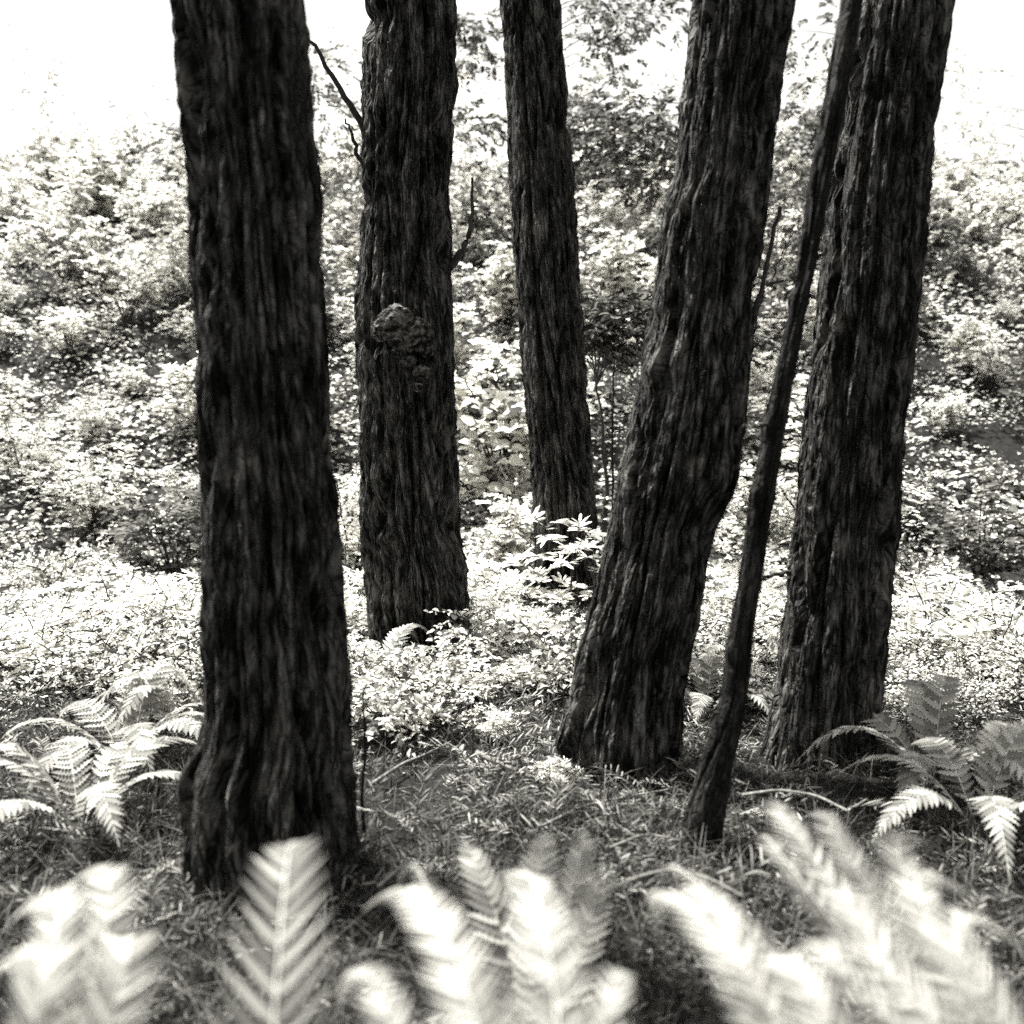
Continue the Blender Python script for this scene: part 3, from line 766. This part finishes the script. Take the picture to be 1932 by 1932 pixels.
geo = Geo()
x, y = in_view(120000, 6.0, 25.0, 1.1)
keep = noise(x * .9, y * .9, 5.0) + np.clip((y - 6.5) / 4.5, 0, 1) * .62 + .55 * noise(x * .45, y * .6, 12.0) + rng.uniform(-.2, .2, len(x)) > .22
keep &= ~((np.abs(x - b3[0] - .05) < .5) & (y > 6.6) & (y < 9.3)) & ~((np.abs(x - b2[0]) < .42) & (y > 6.2) & (y < 7.0))
x, y = x[keep], y[keep]
n = len(x)
pos = np.stack([x, y, ground_z(x, y) + rng.uniform(.02, .30, n) * (.5 + 1.1 * np.clip(noise(x * 1.7, y * 1.7, 1.0) + .3, 0, 1))], -1)
a = rng.uniform(0, 2 * np.pi, n)
dr = np.stack([np.cos(a), np.sin(a), rng.uniform(-.4, .3, n)], -1)
no = np.stack([rng.normal(0, .4, n), rng.normal(-.25, .4, n), np.ones(n)], -1)
sz = rng.uniform(.6, 1.2, n) * np.where(rng.uniform(0, 1, n) < .15, 1.7, 1) * (.75 + .5 * (noise(x * .5, y * .5, 40.0) > 0))
leaves(geo, pos, dr, no, .055 * sz * (1 + .02 * (y - 8)), .036 * sz * (1 + .02 * (y - 8)), two_tone(rng, n, .46))
tag(mesh_obj("ground_cover", geo.mesh("ground_cover"), M_PALE), "low pale leafy ground cover spreading over the slope and the feet of the trunks", "ground cover", kind="stuff")

geo = Geo()
x, y = in_view(52000, 2.0, 9.0, 1.3, .5)
keep = noise(x * 1.3, y * 1.3, 15.0) + rng.uniform(-.6, .6, len(x)) > -.35
x, y = x[keep], y[keep]
n = len(x)
b = np.stack([x, y, ground_z(x, y) - .01], -1)
a = rng.uniform(0, 2 * np.pi, n); h = rng.uniform(.05, .20, n); ln = rng.uniform(.3, 1.4, n)
lean = np.stack([np.cos(a), np.sin(a), np.zeros(n)], -1)
side = np.stack([-np.sin(a), np.cos(a), np.zeros(n)], -1)
prof = [(0, .0022), (.5, .0019), (.85, .0012), (1, .0002)]
V = []
for s, w in prof:
    c = b + np.array([0, 0, 1]) * (h * (s - .25 * s * s * ln))[:, None] + lean * (h * ln * s * s)[:, None]
    V += [c - side * w, c + side * w]
V = np.stack(V, 1)
fq = np.array([[0, 1, 3, 2], [2, 3, 5, 4], [4, 5, 7, 6]])
geo.add(V.reshape(-1, 3), (fq[None] + (np.arange(n) * 8)[:, None, None]).reshape(-1, 4), np.repeat(rng.uniform(0, 1, n) ** 2, 8))
tag(mesh_obj("grass", geo.mesh("grass"), M_GRASS), "thin dry grass blades over the dark forest floor", "grass", kind="stuff")

geo = Geo()
x, y = in_view(30000, 1.9, 8.5, 1.2, .5)
n = len(x)
pos = np.stack([x, y, ground_z(x, y) + rng.uniform(.002, .045, n)], -1)
a = rng.uniform(0, 2 * np.pi, n)
dr = np.stack([np.cos(a), np.sin(a), rng.normal(0, .3, n)], -1); no = np.stack([rng.normal(0, .5, n), rng.normal(0, .5, n), np.ones(n)], -1)
big = rng.uniform(0, 1, n) > .93
leaves(geo, pos, dr, no, np.where(big, rng.uniform(.02, .045, n), rng.uniform(.03, .09, n)), np.where(big, .013, .004), rng.uniform(0, 1, n) ** np.where(big, 1.2, 2.2) * .55, 'slim')
for k in range(3600):
    yy = 2.2 + 6.8 * rng.uniform() ** .8; xx = rng.uniform(-1, 1) * (yy * .54 + .5)
    if noise(xx * 1.1, yy * 1.1, 25.0) < -.45 + .35 * rng.uniform(): continue
    an = rng.uniform(0, 6.28); L = rng.uniform(.10, .28); m = 16
    sv = np.linspace(0, 1, m)[:, None]; td = np.array([math.cos(an), math.sin(an), rng.uniform(-.05, .9)])
    pp = np.array([xx, yy, float(ground_z(xx, yy)) + rng.uniform(.0, .06)]) + td * L * sv - np.array([0, 0, 1]) * L * .35 * sv ** 2
    sd = unit(np.cross(td, [0, 0, 1.0])); sg = np.where(np.arange(m) % 2 == 0, 1, -1)[:, None]
    leaves(geo, pp, sd * sg + td * .8 + rng.normal(0, .2, (m, 3)), np.array([0, 0, 1.0]) + rng.normal(0, .4, (m, 3)), L * .30 * rng.uniform(.5, 1.1, m), rng.uniform(.004, .008, m), np.clip(rng.uniform(0, 1) ** 1.3 * (.35 + .12 * yy) + rng.normal(0, .15, m), 0, 1), 'slim')
    tube(geo, pp[::3], .0018, 4, .05)
for k in range(1500):
    yy = 2.3 + 4.2 * rng.uniform(); xx = rng.uniform(-1, 1) * (yy * .50 + .3)
    c = np.array([xx, yy, float(ground_z(xx, yy)) + .004]); an = rng.uniform(0, 6.28); L = rng.uniform(.05, .22)
    d = np.array([math.cos(an), math.sin(an), rng.uniform(-.02, .25)])
    tube(geo, c + d * L * np.linspace(0, 1, 5)[:, None] + rng.normal(0, .004, (5, 3)), rng.uniform(.001, .003), 4, rng.uniform(0, .5))
tag(mesh_obj("litter", geo.mesh("litter"), M_LITTER), "fallen needles, leaf scraps and bits of twig on the forest floor", "leaf litter", kind="stuff")

# fallen sticks and pale dead leaves one can tell apart
def stick(label, pts, r):
    p = np.array([P(*q) for q in pts]); p[:, 2] = np.maximum(p[:, 2], ground_z(p[:, 0], p[:, 1]) + r)
    s = np.linspace(0, 1, len(p)); ss = np.linspace(0, 1, 24)
    q = np.stack([np.interp(ss, s, p[:, k]) for k in range(3)], -1)
    for _ in range(4): q[1:-1] = .25 * q[:-2] + .5 * q[1:-1] + .25 * q[2:]
    geo = Geo(); tube(geo, q - q[0], np.linspace(r, r * .6, 24), 7)
    tag(mesh_obj("fallen_stick", geo.mesh("fallen_stick", True), M_STICK, loc=[float(c) for c in q[0]]), label, "stick", "fallen sticks on the forest floor")

M_STICK = plain_mat("pale_stick", .07, .2, 40)
stick("pale bowed stick in the grass between the lacy fern and the thin young tree", [(1145, 1682, 2.75), (1200, 1655, 2.85), (1260, 1640, 2.9), (1330, 1652, 2.85), (1400, 1690, 2.75)], .006)
stick("thin curved stick arching over the grass below the rightmost trunk", [(1400, 1500, 3.9), (1470, 1490, 3.9), (1540, 1500, 3.8), (1600, 1530, 3.6)], .007)
stick("short thin stick lying on the dark soil left of the big white fern", [(712, 1675, 2.85), (745, 1645, 2.95), (775, 1620, 3.05)], .006)

stick("crooked pale stick leaning over the grass in the gap right of the broadest trunk", [(700, 1480, 4.2), (760, 1440, 4.4), (800, 1425, 4.6), (850, 1400, 4.8)], .009)
stick("dark rotten stick lying left of the leaning redwood's foot", [(900, 1420, 4.6), (960, 1450, 4.4), (1030, 1465, 4.3)], .014)
stick("long thin stick slanting across the grass in front of the leaning redwood", [(1020, 1560, 3.6), (1100, 1520, 3.9), (1200, 1500, 4.0), (1260, 1490, 4.1)], .006)
stick("forked-looking bent stick beside the thin young tree's foot", [(1150, 1600, 3.4), (1210, 1575, 3.5), (1260, 1580, 3.5)], .006)
